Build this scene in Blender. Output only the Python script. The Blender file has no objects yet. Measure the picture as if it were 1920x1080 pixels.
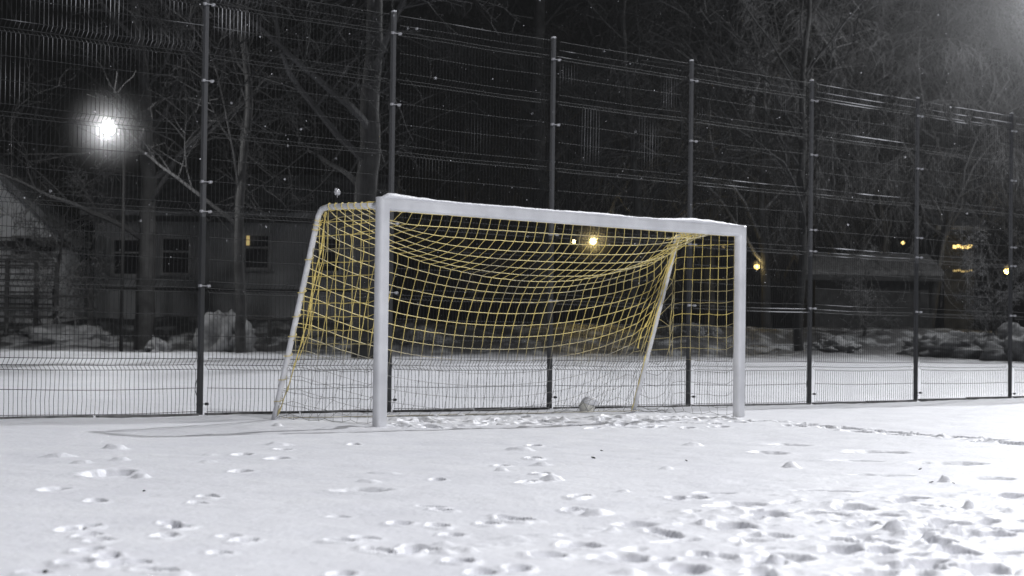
import bpy, math, random
import numpy as np
from mathutils import Vector, Matrix, noise

random.seed(7); rng = np.random.default_rng(7)
S = bpy.context.scene
COL = S.collection

# ------------------------------------------------------------------ camera
F_PX, PITCH, ROLL, CAM_H = 3884.8, 0.0277, 0.0127, 0.7137
cd = bpy.data.cameras.new('camera'); cam = bpy.data.objects.new('camera', cd); COL.objects.link(cam)
cd.sensor_width = 36.0; cd.lens = F_PX / 1920 * 36; cd.clip_start = 0.1; cd.clip_end = 1500
cd.dof.use_dof = True; cd.dof.focus_distance = 16.5; cd.dof.aperture_fstop = 4.2
Fw = Vector((0, math.cos(PITCH), math.sin(PITCH))); U0 = Vector((0, -math.sin(PITCH), math.cos(PITCH))); R0 = Vector((1, 0, 0))
Rr = R0 * math.cos(ROLL) + U0 * math.sin(ROLL); Uu = U0 * math.cos(ROLL) - R0 * math.sin(ROLL)
M = Matrix((Rr, Uu, -Fw)).transposed().to_4x4(); M.translation = Vector((0, 0, CAM_H)); cam.matrix_world = M
S.camera = cam
CAM = Vector((0, 0, CAM_H))

def ray(px, py):
    return (Fw * F_PX + Rr * (px - 960) + Uu * (540 - py)).normalized()
def on_ground(px, py, z=0.0):
    d = ray(px, py); return CAM + d * ((z - CAM_H) / d.z)
def at_depth(px, py, Y):
    d = ray(px, py); return CAM + d * (Y / d.y)
def proj(P):
    d = np.asarray(P, float) - np.array(CAM)
    y = d @ np.array(Fw); return 960 + d @ np.array(Rr) * F_PX / y, 540 - d @ np.array(Uu) * F_PX / y

# ------------------------------------------------------------------ world: a black winter night sky
W = bpy.data.worlds.new('World'); S.world = W; W.use_nodes = True
nt = W.node_tree; nt.nodes.clear()
sky = nt.nodes.new('ShaderNodeTexSky'); sky.sky_type = 'NISHITA'; sky.sun_disc = False
sky.sun_elevation = math.radians(2); sky.sun_rotation = math.radians(200)
hs = nt.nodes.new('ShaderNodeHueSaturation'); hs.inputs['Saturation'].default_value = 0.12
bg = nt.nodes.new('ShaderNodeBackground'); bg.inputs['Strength'].default_value = 0.0010
wo = nt.nodes.new('ShaderNodeOutputWorld')
nt.links.new(sky.outputs[0], hs.inputs['Color']); nt.links.new(hs.outputs[0], bg.inputs[0]); nt.links.new(bg.outputs[0], wo.inputs[0])

# ------------------------------------------------------------------ off-frame lights: flood of the pitch, added camera-side fill, lamp at right
def flood(name, loc, target, watts, size, blend, radius, col=(1, 1, 1)):
    l = bpy.data.lights.new(name, 'SPOT'); l.energy = watts; l.spot_size = math.radians(size); l.spot_blend = blend
    l.shadow_soft_size = radius; l.color = col
    o = bpy.data.objects.new(name, l); COL.objects.link(o); o.location = loc
    o.rotation_euler = (Vector(target) - Vector(loc)).to_track_quat('-Z', 'Y').to_euler(); return o
flood('off_frame_light', (40, 92, 55), (-8, 10, 0), 325000, 40, 1.0, 1.2, (0.96, 0.97, 1.0))
flood('off_frame_light', (12, -8, 20), (0, 17, 0), 20500, 54, 0.7, 0.5, (0.97, 0.97, 1.0))  # fill added behind the camera to brighten posts and crossbar
lc = bpy.data.lights.new('lamp_glow', 'POINT'); lc.energy = 1600; lc.shadow_soft_size = .15; lc.color = (.97, .98, 1)
lo = bpy.data.objects.new('lamp_glow', lc); COL.objects.link(lo); lo.location = (13.4, 50, 9.4)

S.view_settings.view_transform = 'Standard'; S.view_settings.look = 'None'
S.view_settings.exposure = 0.18; S.view_settings.gamma = 1.0
S.render.engine = 'CYCLES'
S.cycles.use_denoising = True; S.cycles.max_bounces = 6; S.cycles.volume_bounces = 0
S.cycles.volume_step_rate = 4.0
S.cycles.sample_clamp_indirect = 4.0

# ------------------------------------------------------------------ materials
def new_mat(name):
    m = bpy.data.materials.new(name); m.use_nodes = True
    n = m.node_tree; return m, n, n.nodes['Principled BSDF']
def pmat(name, c1, c2=None, rough=0.6, metal=0.0, scale=8.0, bump=0.0, bscale=None, detail=4):
    m, n, b = new_mat(name)
    b.inputs['Roughness'].default_value = rough; b.inputs['Metallic'].default_value = metal
    tc = n.nodes.new('ShaderNodeTexCoord')
    nz = n.nodes.new('ShaderNodeTexNoise'); nz.inputs['Scale'].default_value = scale; nz.inputs['Detail'].default_value = detail
    n.links.new(tc.outputs['Object'], nz.inputs['Vector'])
    rp = n.nodes.new('ShaderNodeValToRGB'); rp.color_ramp.elements[0].position = 0.35; rp.color_ramp.elements[1].position = 0.68
    rp.color_ramp.elements[0].color = (*c1, 1); rp.color_ramp.elements[1].color = (*(c2 or c1), 1)
    n.links.new(nz.outputs['Fac'], rp.inputs[0]); n.links.new(rp.outputs[0], b.inputs['Base Color'])
    if bump:
        n2 = n.nodes.new('ShaderNodeTexNoise'); n2.inputs['Scale'].default_value = bscale or scale * 4; n2.inputs['Detail'].default_value = 5
        n.links.new(tc.outputs['Object'], n2.inputs['Vector'])
        bp = n.nodes.new('ShaderNodeBump'); bp.inputs['Strength'].default_value = bump; bp.inputs['Distance'].default_value = 0.02
        n.links.new(n2.outputs['Fac'], bp.inputs['Height']); n.links.new(bp.outputs[0], b.inputs['Normal'])
    return m
def whiten_mat(name, dark, rough, metal, spec=.5, white=(0.8, 0.81, 0.84)):
    """painted steel; the 'frost' attribute colours in frosty light glints and paler post tops"""
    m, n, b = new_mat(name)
    a = n.nodes.new('ShaderNodeAttribute'); a.attribute_name = 'whiten'
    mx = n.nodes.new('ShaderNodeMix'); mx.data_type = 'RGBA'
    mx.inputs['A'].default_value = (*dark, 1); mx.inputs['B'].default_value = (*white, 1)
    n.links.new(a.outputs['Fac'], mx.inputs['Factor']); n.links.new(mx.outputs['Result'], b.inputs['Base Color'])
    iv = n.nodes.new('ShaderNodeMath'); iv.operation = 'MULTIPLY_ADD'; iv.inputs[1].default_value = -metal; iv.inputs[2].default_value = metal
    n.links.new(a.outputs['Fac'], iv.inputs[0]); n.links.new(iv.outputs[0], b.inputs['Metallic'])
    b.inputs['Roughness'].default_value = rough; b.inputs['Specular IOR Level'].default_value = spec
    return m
def emis(name, col, strength):
    m, n, b = new_mat(name); b.inputs['Base Color'].default_value = (*col, 1)
    b.inputs['Emission Color'].default_value = (*col, 1); b.inputs['Emission Strength'].default_value = strength; return m

M_SNOW = pmat('snow', (0.82, 0.83, 0.88), (0.86, 0.87, 0.91), 0.55, 0, 14, 0.35, 60)
M_SNOWDIM = pmat('grey_snow', (0.13, 0.133, 0.137), (0.30, 0.305, 0.31), 0.8, 0, 3, 0.5, 9)  # grey snow for the far heaps, roofs and sills
M_PAINT = pmat('white_paint', (0.70, 0.71, 0.74), (0.86, 0.87, 0.90), 0.42, 0, 3.5, 0.05, 90)
M_TUBE = pmat('white_tube', (0.66, 0.67, 0.70), (0.82, 0.83, 0.86), 0.4, 0, 12, 0.08, 60)
M_WIRE = whiten_mat('fence_wire', (0.035, 0.036, 0.037), 0.7, 0.0, .12)
M_POST = whiten_mat('fence_post', (0.06, 0.062, 0.066), 0.4, 0.3)
M_CLAMP = pmat('zinc_clamp', (0.5, 0.5, 0.53), (0.75, 0.76, 0.79), 0.35, 0.3, 40)
M_CONC = pmat('concrete', (0.10, 0.10, 0.10), (0.2, 0.2, 0.2), 0.9, 0, 9, 0.3)
M_BARK = pmat('bark', (0.02, 0.02, 0.02), (0.06, 0.06, 0.06), 0.9, 0, 2.2, 0.8, 14)
M_TWIG = pmat('frosted_twigs', (0.018, 0.018, 0.018), (0.05, 0.05, 0.052), 0.9, 0, 0.7)
M_RIME = pmat('rimed_twigs', (0.08, 0.08, 0.08), (0.26, 0.26, 0.265), 0.9, 0, 0.5)
M_PLASTER = pmat('plaster', (0.17, 0.173, 0.176), (0.30, 0.305, 0.31), 0.9, 0, 0.9, 0.2)
M_PLASTER2 = pmat('pale_plaster', (0.62, 0.63, 0.64), (0.75, 0.76, 0.77), 0.9, 0, 1.3, 0.2)
M_DARKWOOD = pmat('dark_wood', (0.02, 0.02, 0.02), (0.05, 0.05, 0.05), 0.8, 0, 5)
M_BLACK = pmat('black_paint', (0.006, 0.006, 0.006), (0.012, 0.012, 0.012), 0.8, 0, 5)
M_GLASS = pmat('dark_glass', (0.01, 0.01, 0.012), (0.02, 0.02, 0.022), 0.15, 0, 2)
M_FRAME = pmat('window_paint', (0.22, 0.22, 0.22), (0.3, 0.3, 0.3), 0.6, 0, 5)
M_BALL = pmat('ball_leather', (0.62, 0.62, 0.60), (0.74, 0.73, 0.66), 0.45, 0, 10)
M_BALLD = pmat('ball_seam', (0.22, 0.22, 0.22), (0.3, 0.3, 0.3), 0.5, 0, 10)
E_WHITE = emis('cold_lamp', (1.0, 1.0, 1.0), 60); E_YEL = emis('warm_lamp', (1.0, 0.72, 0.22), 26)
E_YEL2 = emis('dim_warm_lamp', (1.0, 0.72, 0.25), 2.2); E_YEL3 = emis('warm_glow', (1.0, 0.75, 0.3), 0.30)

def net_material():
    m, n, b = new_mat('net_cord')
    b.inputs['Roughness'].default_value = 0.6
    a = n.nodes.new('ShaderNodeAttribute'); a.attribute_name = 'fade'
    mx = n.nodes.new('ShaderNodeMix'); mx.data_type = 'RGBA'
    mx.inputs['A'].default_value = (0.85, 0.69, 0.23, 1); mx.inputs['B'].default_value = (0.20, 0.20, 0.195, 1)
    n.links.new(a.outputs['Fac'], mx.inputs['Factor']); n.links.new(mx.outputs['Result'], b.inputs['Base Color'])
    return m
M_NET = net_material()

def ground_material():
    m, n, b = new_mat('ground_snow')
    L = n.links; N = n.nodes
    tc = N.new('ShaderNodeTexCoord')
    def nz(scale, detail=4, vec=None):
        t = N.new('ShaderNodeTexNoise'); t.inputs['Scale'].default_value = scale; t.inputs['Detail'].default_value = detail
        L.new(vec or tc.outputs['Object'], t.inputs['Vector']); return t
    sx = N.new('ShaderNodeSeparateXYZ'); L.new(tc.outputs['Object'], sx.inputs[0])
    # clean snow: faint tone variation
    r1 = N.new('ShaderNodeValToRGB'); r1.color_ramp.elements[0].position = .3; r1.color_ramp.elements[1].position = .7
    r1.color_ramp.elements[0].color = (.80, .81, .86, 1); r1.color_ramp.elements[1].color = (.87, .88, .92, 1)
    L.new(nz(1.3).outputs['Fac'], r1.inputs[0])
    # darker speckled snow behind the pitch, starting at a ragged edge
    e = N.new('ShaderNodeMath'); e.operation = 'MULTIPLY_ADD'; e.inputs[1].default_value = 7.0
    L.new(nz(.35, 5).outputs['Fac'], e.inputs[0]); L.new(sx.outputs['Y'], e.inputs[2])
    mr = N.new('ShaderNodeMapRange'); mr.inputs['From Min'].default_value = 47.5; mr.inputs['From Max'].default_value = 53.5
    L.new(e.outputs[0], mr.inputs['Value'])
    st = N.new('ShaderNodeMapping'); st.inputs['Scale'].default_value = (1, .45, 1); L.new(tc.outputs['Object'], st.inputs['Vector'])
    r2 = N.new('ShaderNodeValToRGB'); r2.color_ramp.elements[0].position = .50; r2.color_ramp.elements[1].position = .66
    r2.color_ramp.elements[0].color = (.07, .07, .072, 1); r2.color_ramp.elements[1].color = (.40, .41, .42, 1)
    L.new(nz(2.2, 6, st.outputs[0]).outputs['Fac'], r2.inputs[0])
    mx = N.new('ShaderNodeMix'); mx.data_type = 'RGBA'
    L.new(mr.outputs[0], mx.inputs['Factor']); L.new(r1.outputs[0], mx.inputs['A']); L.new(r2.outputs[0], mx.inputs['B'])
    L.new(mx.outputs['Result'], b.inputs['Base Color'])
    b.inputs['Roughness'].default_value = .6
    b1 = N.new('ShaderNodeBump'); b1.inputs['Strength'].default_value = .5; b1.inputs['Distance'].default_value = .012
    L.new(nz(28, 6).outputs['Fac'], b1.inputs['Height'])
    L.new(b1.outputs[0], b.inputs['Normal'])
    return m
M_GROUND = ground_material()

# ------------------------------------------------------------------ helpers
class MB:
    def __init__(s): s.v = []; s.f = []; s.a = []
    def add(s, vs, fs, att=None):
        o = len(s.v); s.v.extend([tuple(map(float, p)) for p in vs]); s.f.extend([tuple(i + o for i in f) for f in fs])
        s.a.extend(att if att is not None else [0.0] * len(vs)); return s
    def box(s, c, size, rz=0.0, att=None):
        x, y, z = [q / 2 for q in size]; R = Matrix.Rotation(rz, 3, 'Z')
        vs = [Vector(c) + R @ Vector((a * x, b * y, d * z)) for a in (-1, 1) for b in (-1, 1) for d in (-1, 1)]
        return s.add(vs, [(0, 1, 3, 2), (4, 6, 7, 5), (0, 4, 5, 1), (2, 3, 7, 6), (0, 2, 6, 4), (1, 5, 7, 3)], att)
    def tube(s, pts, rad, sides=6, att=None, caps=True):
        P = [Vector(p) for p in pts]; n = len(P)
        if n < 2: return s
        if not hasattr(rad, '__len__'): rad = [rad] * n
        vs = []; aa = []
        t = (P[1] - P[0]).normalized(); ref = Vector((0, 0, 1)) if abs(t.z) < .9 else Vector((1, 0, 0))
        N_ = t.cross(ref).normalized()
        for i in range(n):
            t = (P[min(i + 1, n - 1)] - P[max(i - 1, 0)])
            if t.length < 1e-9: t = Vector((0, 0, 1))
            t.normalize(); N_ = (N_ - t * N_.dot(t))
            if N_.length < 1e-6: N_ = t.orthogonal()
            N_.normalize(); B = t.cross(N_)
            for k in range(sides):
                a = 2 * math.pi * k / sides
                vs.append(P[i] + (N_ * math.cos(a) + B * math.sin(a)) * rad[i]); aa.append(att[i] if att is not None else 0.0)
        fs = [(i * sides + k, i * sides + (k + 1) % sides, (i + 1) * sides + (k + 1) % sides, (i + 1) * sides + k) for i in range(n - 1) for k in range(sides)]
        if caps: fs += [tuple(range(sides))[::-1], tuple((n - 1) * sides + k for k in range(sides))]
        return s.add(vs, fs, aa)
    def blob(s, c, r, sub=2, jit=0.2, scale=(1, 1, 1), seed=0, flat=None, freq=1.5):
        import bmesh
        bm = bmesh.new(); bmesh.ops.create_icosphere(bm, subdivisions=sub, radius=1)
        off = Vector((seed * 3.1, seed * 1.7, seed * .9)); vs = []
        for v in bm.verts:
            d = 1 + jit * noise.fractal(v.co * freq + off, .8, 2.0, 4)
            p = Vector((v.co.x * scale[0], v.co.y * scale[1], v.co.z * scale[2])) * r * d
            if flat is not None and p.z < flat: p.z = flat
            vs.append(Vector(c) + p)
        fs = [tuple(v.index for v in f.verts) for f in bm.faces]; bm.free(); return s.add(vs, fs)
    def build(s, name, mat, parent=None, smooth=False, attr=None):
        me = bpy.data.meshes.new(name); me.from_pydata(s.v, [], s.f); me.materials.append(mat)
        if smooth: me.polygons.foreach_set('use_smooth', [True] * len(me.polygons))
        if attr:
            a = me.attributes.new(attr, 'FLOAT', 'POINT'); a.data.foreach_set('value', s.a)
        me.update()
        o = bpy.data.objects.new(name, me); COL.objects.link(o)
        if parent: o.parent = parent
        return o
def tag(o, label=None, cat=None, group=None, kind=None):
    if label: o['label'] = label
    if cat: o['category'] = cat
    if group: o['group'] = group
    if kind: o['kind'] = kind
    return o
def empty(name, loc, rz, label, cat, group=None):
    o = bpy.data.objects.new(name, None); COL.objects.link(o); o.location = loc; o.rotation_euler = (0, 0, rz)
    o.empty_display_size = .2
    return tag(o, label, cat, group)
def copy_tree(o, parent=None):
    c = o.copy(); COL.objects.link(c); c.parent = parent
    for ch in list(o.children): copy_tree(ch, c)
    return c

# ------------------------------------------------------------------ layout frame of goal and fence
TH = 0.7879; GX, GY = -1.1419, 18.128
u_ = Vector((math.cos(TH), math.sin(TH), 0)); v_ = Vector((-math.sin(TH), math.cos(TH), 0)); G0 = Vector((GX, GY, 0))
def gw(u, v, z): return G0 + u_ * u + v_ * v + Vector((0, 0, z))
FV, FPH, FH = 3.038, 0.344, 4.2635          # fence distance behind the goal, phase of its posts, height
TOPV, FOOTV = 0.863, 1.458                  # depth of the goal at its top and at its feet

# ------------------------------------------------------------------ ground
def vnoise(x, y, seed):
    xi = np.floor(x).astype(np.int64); yi = np.floor(y).astype(np.int64); fx = x - xi; fy = y - yi
    fx = fx * fx * (3 - 2 * fx); fy = fy * fy * (3 - 2 * fy)
    def h(a, b):
        n = (a * 374761393 + b * 668265263 + seed * 974711) & 0x7fffffff
        n = ((n ^ (n >> 13)) * 1274126177) & 0x7fffffff
        return ((n ^ (n >> 16)) & 0xffff) / 65535.0
    return (h(xi, yi) * (1 - fx) + h(xi + 1, yi) * fx) * (1 - fy) + (h(xi, yi + 1) * (1 - fx) + h(xi + 1, yi + 1) * fx) * fy - .5
def fbm(x, y, sc, seed, oct=4, gain=.5):
    r = 0; a = 1.0
    for o in range(oct): r = r + a * vnoise(x * sc + 17.3 * o, y * sc - 9.1 * o, seed + o); sc *= 2.03; a *= gain
    return r
def sstep(x, a, b):
    t = np.clip((x - a) / (b - a), 0, 1); return t * t * (3 - 2 * t)

# footprints and hollows picked out in the picture: (x, y, length m, width m, turn deg, depth m)
PR = []
for x, y, L, Wd, a, d in [
    (180, 940, .26, .12, 30, .05), (132, 995, .34, .13, 10, .05), (170, 990, .22, .12, 20, .05), (165, 1007, .20, .10, 0, .05), (185, 1017, .24, .10, 20, .05),
    (162, 1038, .2, .1, -30, .06), (140, 1060, .42, .12, 12, .07), (200, 1048, .26, .12, 5, .07), (215, 1062, .22, .12, -20, .06), (255, 1060, .3, .1, 8, .06),
    (318, 985, .26, .12, 25, .05), (338, 992, .22, .12, 0, .06), (310, 1007, .26, .12, 10, .05), (457, 1017, .27, .12, -5, .06), (430, 1008, .2, .08, 0, .03),
    (412, 1038, .24, .08, 15, .04), (635, 1015, .42, .09, 6, .05), (682, 1009, .35, .1, 8, .05), (635, 964, .3, .1, 0, .02), (300, 1075, .26, .14, 80, .07),
    (718, 1034, .24, .14, 70, .08), (765, 1033, .3, .14, 10, .07), (793, 1030, .24, .15, 60, .08), (822, 985, .24, .11, 30, .05), (750, 980, .36, .12, 5, .04),
    (845, 1000, .3, .1, 12, .05), (915, 982, .3, .12, 15, .05), (955, 975, .3, .15, 40, .08), (810, 948, .2, .11, 60, .05), (830, 955, .18, .1, 60, .05),
    (820, 901, .26, .11, 10, .04), (390, 931, .26, .12, 20, .05), (370, 942, .2, .1, 20, .04), (455, 855, .4, .14, 5, .03), (530, 845, .4, .14, 15, .03),
    (450, 884, .4, .12, 0, .03), (662, 834, .3, .2, 0, .04), (205, 887, .9, .4, 0, .035), (940, 875, .3, .14, -10, .05), (675, 920, 1.0, .2, 3, .025),
    (1002, 836, .34, .2, 0, .05), (1000, 862, .36, .18, 0, .05), (1013, 893, .30, .16, -10, .06), (988, 908, .26, .14, -30, .05), (1085, 933, .30, .17, -15, .075),
    (1072, 957, .26, .13, 0, .06), (1100, 958, .2, .12, 40, .06), (965, 972, .26, .16, 60, .07), (1270, 935, .26, .12, 2, .05), (1307, 935, .26, .1, 2, .045),
    (1245, 1000, .26, .16, 20, .06), (1440, 965, .55, .16, 6, .05), (1375, 988, .5, .18, 8, .06), (1600, 952, .5, .15, 5, .045), (1620, 985, .3, .16, -30, .07),
    (1710, 936, .55, .12, 3, .045), (1900, 931, .5, .16, 0, .05), (1770, 982, .6, .12, 0, .05), (1815, 985, .5, .1, 0, .04), (1165, 1045, .5, .18, 4, .07),
    (1320, 1038, .24, .12, 15, .06), (1430, 1048, .42, .17, 5, .07), (1490, 1046, .34, .1, -5, .05), (1580, 1030, .42, .12, 10, .06), (1652, 1032, .3, .1, 0, .05),
    (1760, 1018, .32, .16, -25, .08), (1800, 1035, .3, .2, 10, .07), (1730, 1060, .3, .2, 10, .08), (1285, 1065, .4, .16, 12, .06), (1870, 1003, .34, .12, 0, .05),
    (970, 1066, .3, .12, 10, .05), (1025, 1040, .45, .15, 12, .055), (1085, 1022, .5, .14, 14, .05), (1530, 965, .4, .1, 0, .04), (1655, 965, .4, .12, 0, .04),
    (1820, 1003, .4, .12, 0, .05), (1640, 848, 1.3, .22, -2, .035), (1780, 870, 1.4, .2, -3, .03), (1600, 865, 1.0, .1, 0, .025), (1480, 833, 1.0, .2, -3, .03),
    (1850, 895, .9, .14, 0, .03), (1655, 892, 1.0, .1, -3, .03), (1550, 922, .9, .1, 0, .03), (1440, 851, .8, .2, 0, .03), (1190, 983, .5, .1, 5, .03),
    (860, 1052, .36, .12, 10, .05), (900, 1072, .3, .12, 0, .04), (1630, 1075, .4, .14, 0, .05), (1850, 1068, .5, .15, 0, .05), (60, 1078, .3, .1, 0, .05),
    (1340, 925, .6, .12, -3, .02), (1390, 945, .7, .1, 0, .02), (640, 1075, .3, .12, 0, .04), (520, 862, .5, .2, 0, .02), (100, 915, .5, .2, 0, .02)]:
    p = on_ground(x, y); k = .78 if x < 1150 else 1.0; PR.append((p.x, p.y, max(.075, L * .34 * k), max(.13, Wd * 2.0 * k), math.radians(a * .5), d * (1.4 if x < 1150 else .85)))
# raised clods of kicked-up snow: (x, y, radius m, height m)
CL = []
for x, y, r, h in [(1772, 905, .09, .05), (1818, 955, .06, .055), (1482, 877, .10, .05), (1675, 995, .10, .05), (1390, 1020, .04, .03), (1035, 905, .12, .04),
                   (1015, 874, .12, .03), (1118, 965, .12, .035), (975, 846, .2, .04), (940, 885, .1, .03), (880, 1035, .06, .025), (830, 1020, .07, .02),
                   (1262, 1003, .05, .04), (1318, 984, .05, .03), (1250, 880, .1, .02), (215, 843, .18, .05), (110, 858, .16, .04), (390, 869, .12, .025),
                   (265, 895, .1, .035), (155, 868, .12, .03), (225, 865, .12, .03), (1800, 1000, .12, .05), (1700, 1005, .09, .05), (1740, 1000, .07, .05), (1180, 1075, .1, .03),
                   (1170, 922, .06, .02), (720, 890, .15, .02), (690, 905, .15, .02), (520, 798, .10, .04), (640, 800, .3, .03), (520, 835, .18, .03), (390, 856, .1, .02), (1300, 835, .12, .04)]:
    p = on_ground(x, y); CL.append((p.x, p.y, r * .6, h * 1.1))
r0 = random.Random(5)
for k in range(330):      # trampled band across the goal mouth
    x = r0.uniform(735, 1385); y = r0.triangular(776, 800, 786) + (1050 - x) * .012
    p = on_ground(x, y); CL.append((p.x, p.y, r0.uniform(.03, .11), r0.uniform(.008, .028)))
    if k % 3 == 0:
        x = r0.uniform(735, 1385); p = on_ground(x, r0.uniform(780, 803)); PR.append((p.x, p.y, r0.uniform(.09, .14), r0.uniform(.2, .35), r0.uniform(-.8, .8), r0.uniform(.03, .06)))
for k in range(120):      # thin track running off to the right
    t = r0.random(); x = 1400 + 540 * t; y = 791 + 44 * t ** 1.1 + r0.uniform(-3, 3)
    p = on_ground(x, y); CL.append((p.x, p.y, r0.uniform(.02, .07), r0.uniform(.008, .028)))
    if k % 2 == 0: PR.append((p.x + .05, p.y - .12, .14, .30, .5, .035))
for k in range(160):      # trodden trail low in the frame
    t = r0.random(); x = 830 + 1100 * t; y = 1030 - 60 * min(t * 2, 1) - 12 * t + r0.uniform(-9, 9)
    p = on_ground(x, y); CL.append((p.x, p.y, r0.uniform(.02, .06), r0.uniform(.003, .012)))
for k in range(520):      # crumbs over the churned corner
    x = r0.triangular(1250, 1960, 1800); y = r0.uniform(925, 1095)
    p = on_ground(x, y); CL.append((p.x, p.y, r0.uniform(.012, .05), r0.uniform(.003, .012)))
for k in range(70):
    x = r0.triangular(1150, 1960, 1750); y = r0.uniform(940, 1090)
    p = on_ground(x, y); PR.append((p.x, p.y, r0.uniform(.04, .11), r0.uniform(.10, .26), r0.uniform(-.9, .9), r0.uniform(.012, .04)))
for k in range(150):
    x = r0.uniform(-20, 1940); y = r0.uniform(830, 1090)
    p = on_ground(x, y); CL.append((p.x, p.y, r0.uniform(.012, .03), r0.uniform(.002, .007)))

def height(X, Y):
    v = -(X - GX) * math.sin(TH) + (Y - GY) * math.cos(TH)
    h = .018 * fbm(X, Y, .45, 3, 3) + .010 * fbm(X, Y, 3.0, 11, 3)
    h = h + (.003 + .007 * sstep(X, .2, 2.2) * sstep(-Y, -13, -8)) * fbm(X, Y, 9.0, 51, 3)
    # gentle rise behind the fence, then the ploughed bank and the street beyond
    far = sstep(Y, 27, 49)
    h = h + far * .44 + sstep(Y, 46, 50) * .05 + sstep(Y, 48.5, 57) * .74 + sstep(Y, 66, 110) * .3
    h = h + sstep(Y, 30, 48) * .07 * fbm(X, Y, .35, 21, 4) + sstep(Y, 47, 53) * .22 * fbm(X * 1.0, Y * .6, .8, 31, 4)
    # soft drift lying against the fence foot
    h = h - .035 * np.exp(-((v - FV + .12) / .16) ** 2) + .02 * sstep(v, FV + .1, FV + .8)
    return h

def axis(segs):
    out = [segs[0][0]]
    for a, b, n in segs: out.extend(np.linspace(a, b, n + 1)[1:])
    return np.array(out)
AX = axis([(-170, -30, 14), (-30, -8, 44), (-8, -4.6, 80), (-4.6, -2.3, 110), (-2.3, 2.3, 310), (2.3, 6.4, 190), (6.4, 12, 90), (12, 30, 60), (30, 170, 14)])
AY = axis([(-60, 4, 10), (4, 6, 8), (6, 11.5, 330), (11.5, 21.5, 330), (21.5, 28, 60), (28, 75, 240), (75, 170, 20)])
XX, YY = np.meshgrid(AX, AY)
H = height(XX, YY)
def window(cx, cy, R):
    i0, i1 = np.searchsorted(AX, [cx - R, cx + R]); j0, j1 = np.searchsorted(AY, [cy - R, cy + R]); return slice(j0, j1), slice(i0, i1)
DP = np.zeros_like(H); RM = np.zeros_like(H)
for cx, cy, L, Wd, a, d in PR:
    sl = window(cx, cy, max(L, Wd) * 1.1)
    x = XX[sl] - cx; y = YY[sl] - cy
    if x.size == 0: continue
    n = vnoise(XX[sl] * 11, YY[sl] * 11, 5) * .5 + vnoise(XX[sl] * 27, YY[sl] * 27, 6) * .25
    p = (x * math.cos(a) + y * math.sin(a)) / (L / 2); q = (-x * math.sin(a) + y * math.cos(a)) / (Wd / 2)
    r = np.sqrt(p * p + q * q) * (1 + n * .7)
    DP[sl] = np.minimum(DP[sl], -1.15 * d * (1 - sstep(r, .74, 1.06)) * (1 + .5 * n))
    RM[sl] = np.maximum(RM[sl], d * .12 * np.exp(-((r - 1.3) / .22) ** 2) * (1 + 2.5 * n))
H += DP + RM * (DP > -.01)
for cx, cy, R, h in CL:
    sl = window(cx, cy, R * 2)
    x = XX[sl] - cx; y = YY[sl] - cy
    if x.size == 0: continue
    n = vnoise(XX[sl] * 17 / max(R * 10, .6), YY[sl] * 17 / max(R * 10, .6), 8)
    r = np.sqrt(x * x + y * y) / R * (1 + n * .9)
    H[sl] = np.maximum(H[sl], H[sl] + .6 * h * (1 - sstep(r, .35, 1.0)) * (1 + .6 * n))
def gz(x, y): return float(height(np.array([float(x)]), np.array([float(y)]))[0])
ny, nx = XX.shape
verts = np.stack([XX, YY, H], -1).reshape(-1, 3)
ii = np.arange(ny * nx).reshape(ny, nx)
faces = np.stack([ii[:-1, :-1], ii[:-1, 1:], ii[1:, 1:], ii[1:, :-1]], -1).reshape(-1, 4)
me = bpy.data.meshes.new('snowy_ground')
me.vertices.add(len(verts)); me.vertices.foreach_set('co', verts.ravel())
me.loops.add(faces.size); me.loops.foreach_set('vertex_index', faces.ravel().astype(np.int32))
me.polygons.add(len(faces)); me.polygons.foreach_set('loop_start', np.arange(0, faces.size, 4, dtype=np.int32))
me.polygons.foreach_set('loop_total', np.full(len(faces), 4, dtype=np.int32))
me.polygons.foreach_set('use_smooth', np.ones(len(faces), dtype=bool))
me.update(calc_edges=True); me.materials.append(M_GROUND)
ground = bpy.data.objects.new('snowy_ground', me); COL.objects.link(ground)
tag(ground, 'trampled white snow covering the pitch and the ground beyond the fence', kind='structure')

# ------------------------------------------------------------------ mesh fence
def fw(s, off, z): return gw(FPH + 2.5 * s, FV + off, z)
FOLDS = [0.49, 1.25, 2.02, 2.80, 3.58, 4.10]
APEX = 0.05
def fence_levels():
    """(z, offset) knots every upright wire runs through, and heights of the level wires"""
    kn = [(0.0, 0.0)]; hz = [(0.01, 0)]
    for f in FOLDS:
        kn += [(f - .06, 0), (f - .015, APEX), (f + .05, 0)]
        hz += [(f - .06, 0), (f - .015, APEX), (f + .05, 0)]
    kn.append((FH, 0)); zs = [0.05] + FOLDS
    for a, b in zip([0.0] + FOLDS[:-1], FOLDS):
        g = b - a
        if g > .6: hz += [(a + .05 + (g - .11) / 3, 0), (a + .05 + (g - .11) * 2 / 3, 0)]
        else: hz += [(a + g / 2, 0)]
    hz.append((FH - .01, 0)); return kn, sorted(hz)
KN, HZ = fence_levels()
GLINT_V = [(-60, -60, 520, 22, .9), (-60, 40, 260, 90, .55), (60, 60, 400, 108, .5), (-60, 40, 60, 175, .7), (380, 0, 500, 70, .9), (1040, 118, 1085, 172, .6), (1085, 200, 1130, 285, .65),
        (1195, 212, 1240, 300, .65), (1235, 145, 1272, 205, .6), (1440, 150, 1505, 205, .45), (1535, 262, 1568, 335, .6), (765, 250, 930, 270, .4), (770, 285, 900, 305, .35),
        (1300, 205, 1330, 235, .4), (1400, 370, 1520, 440, .22)]
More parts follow.
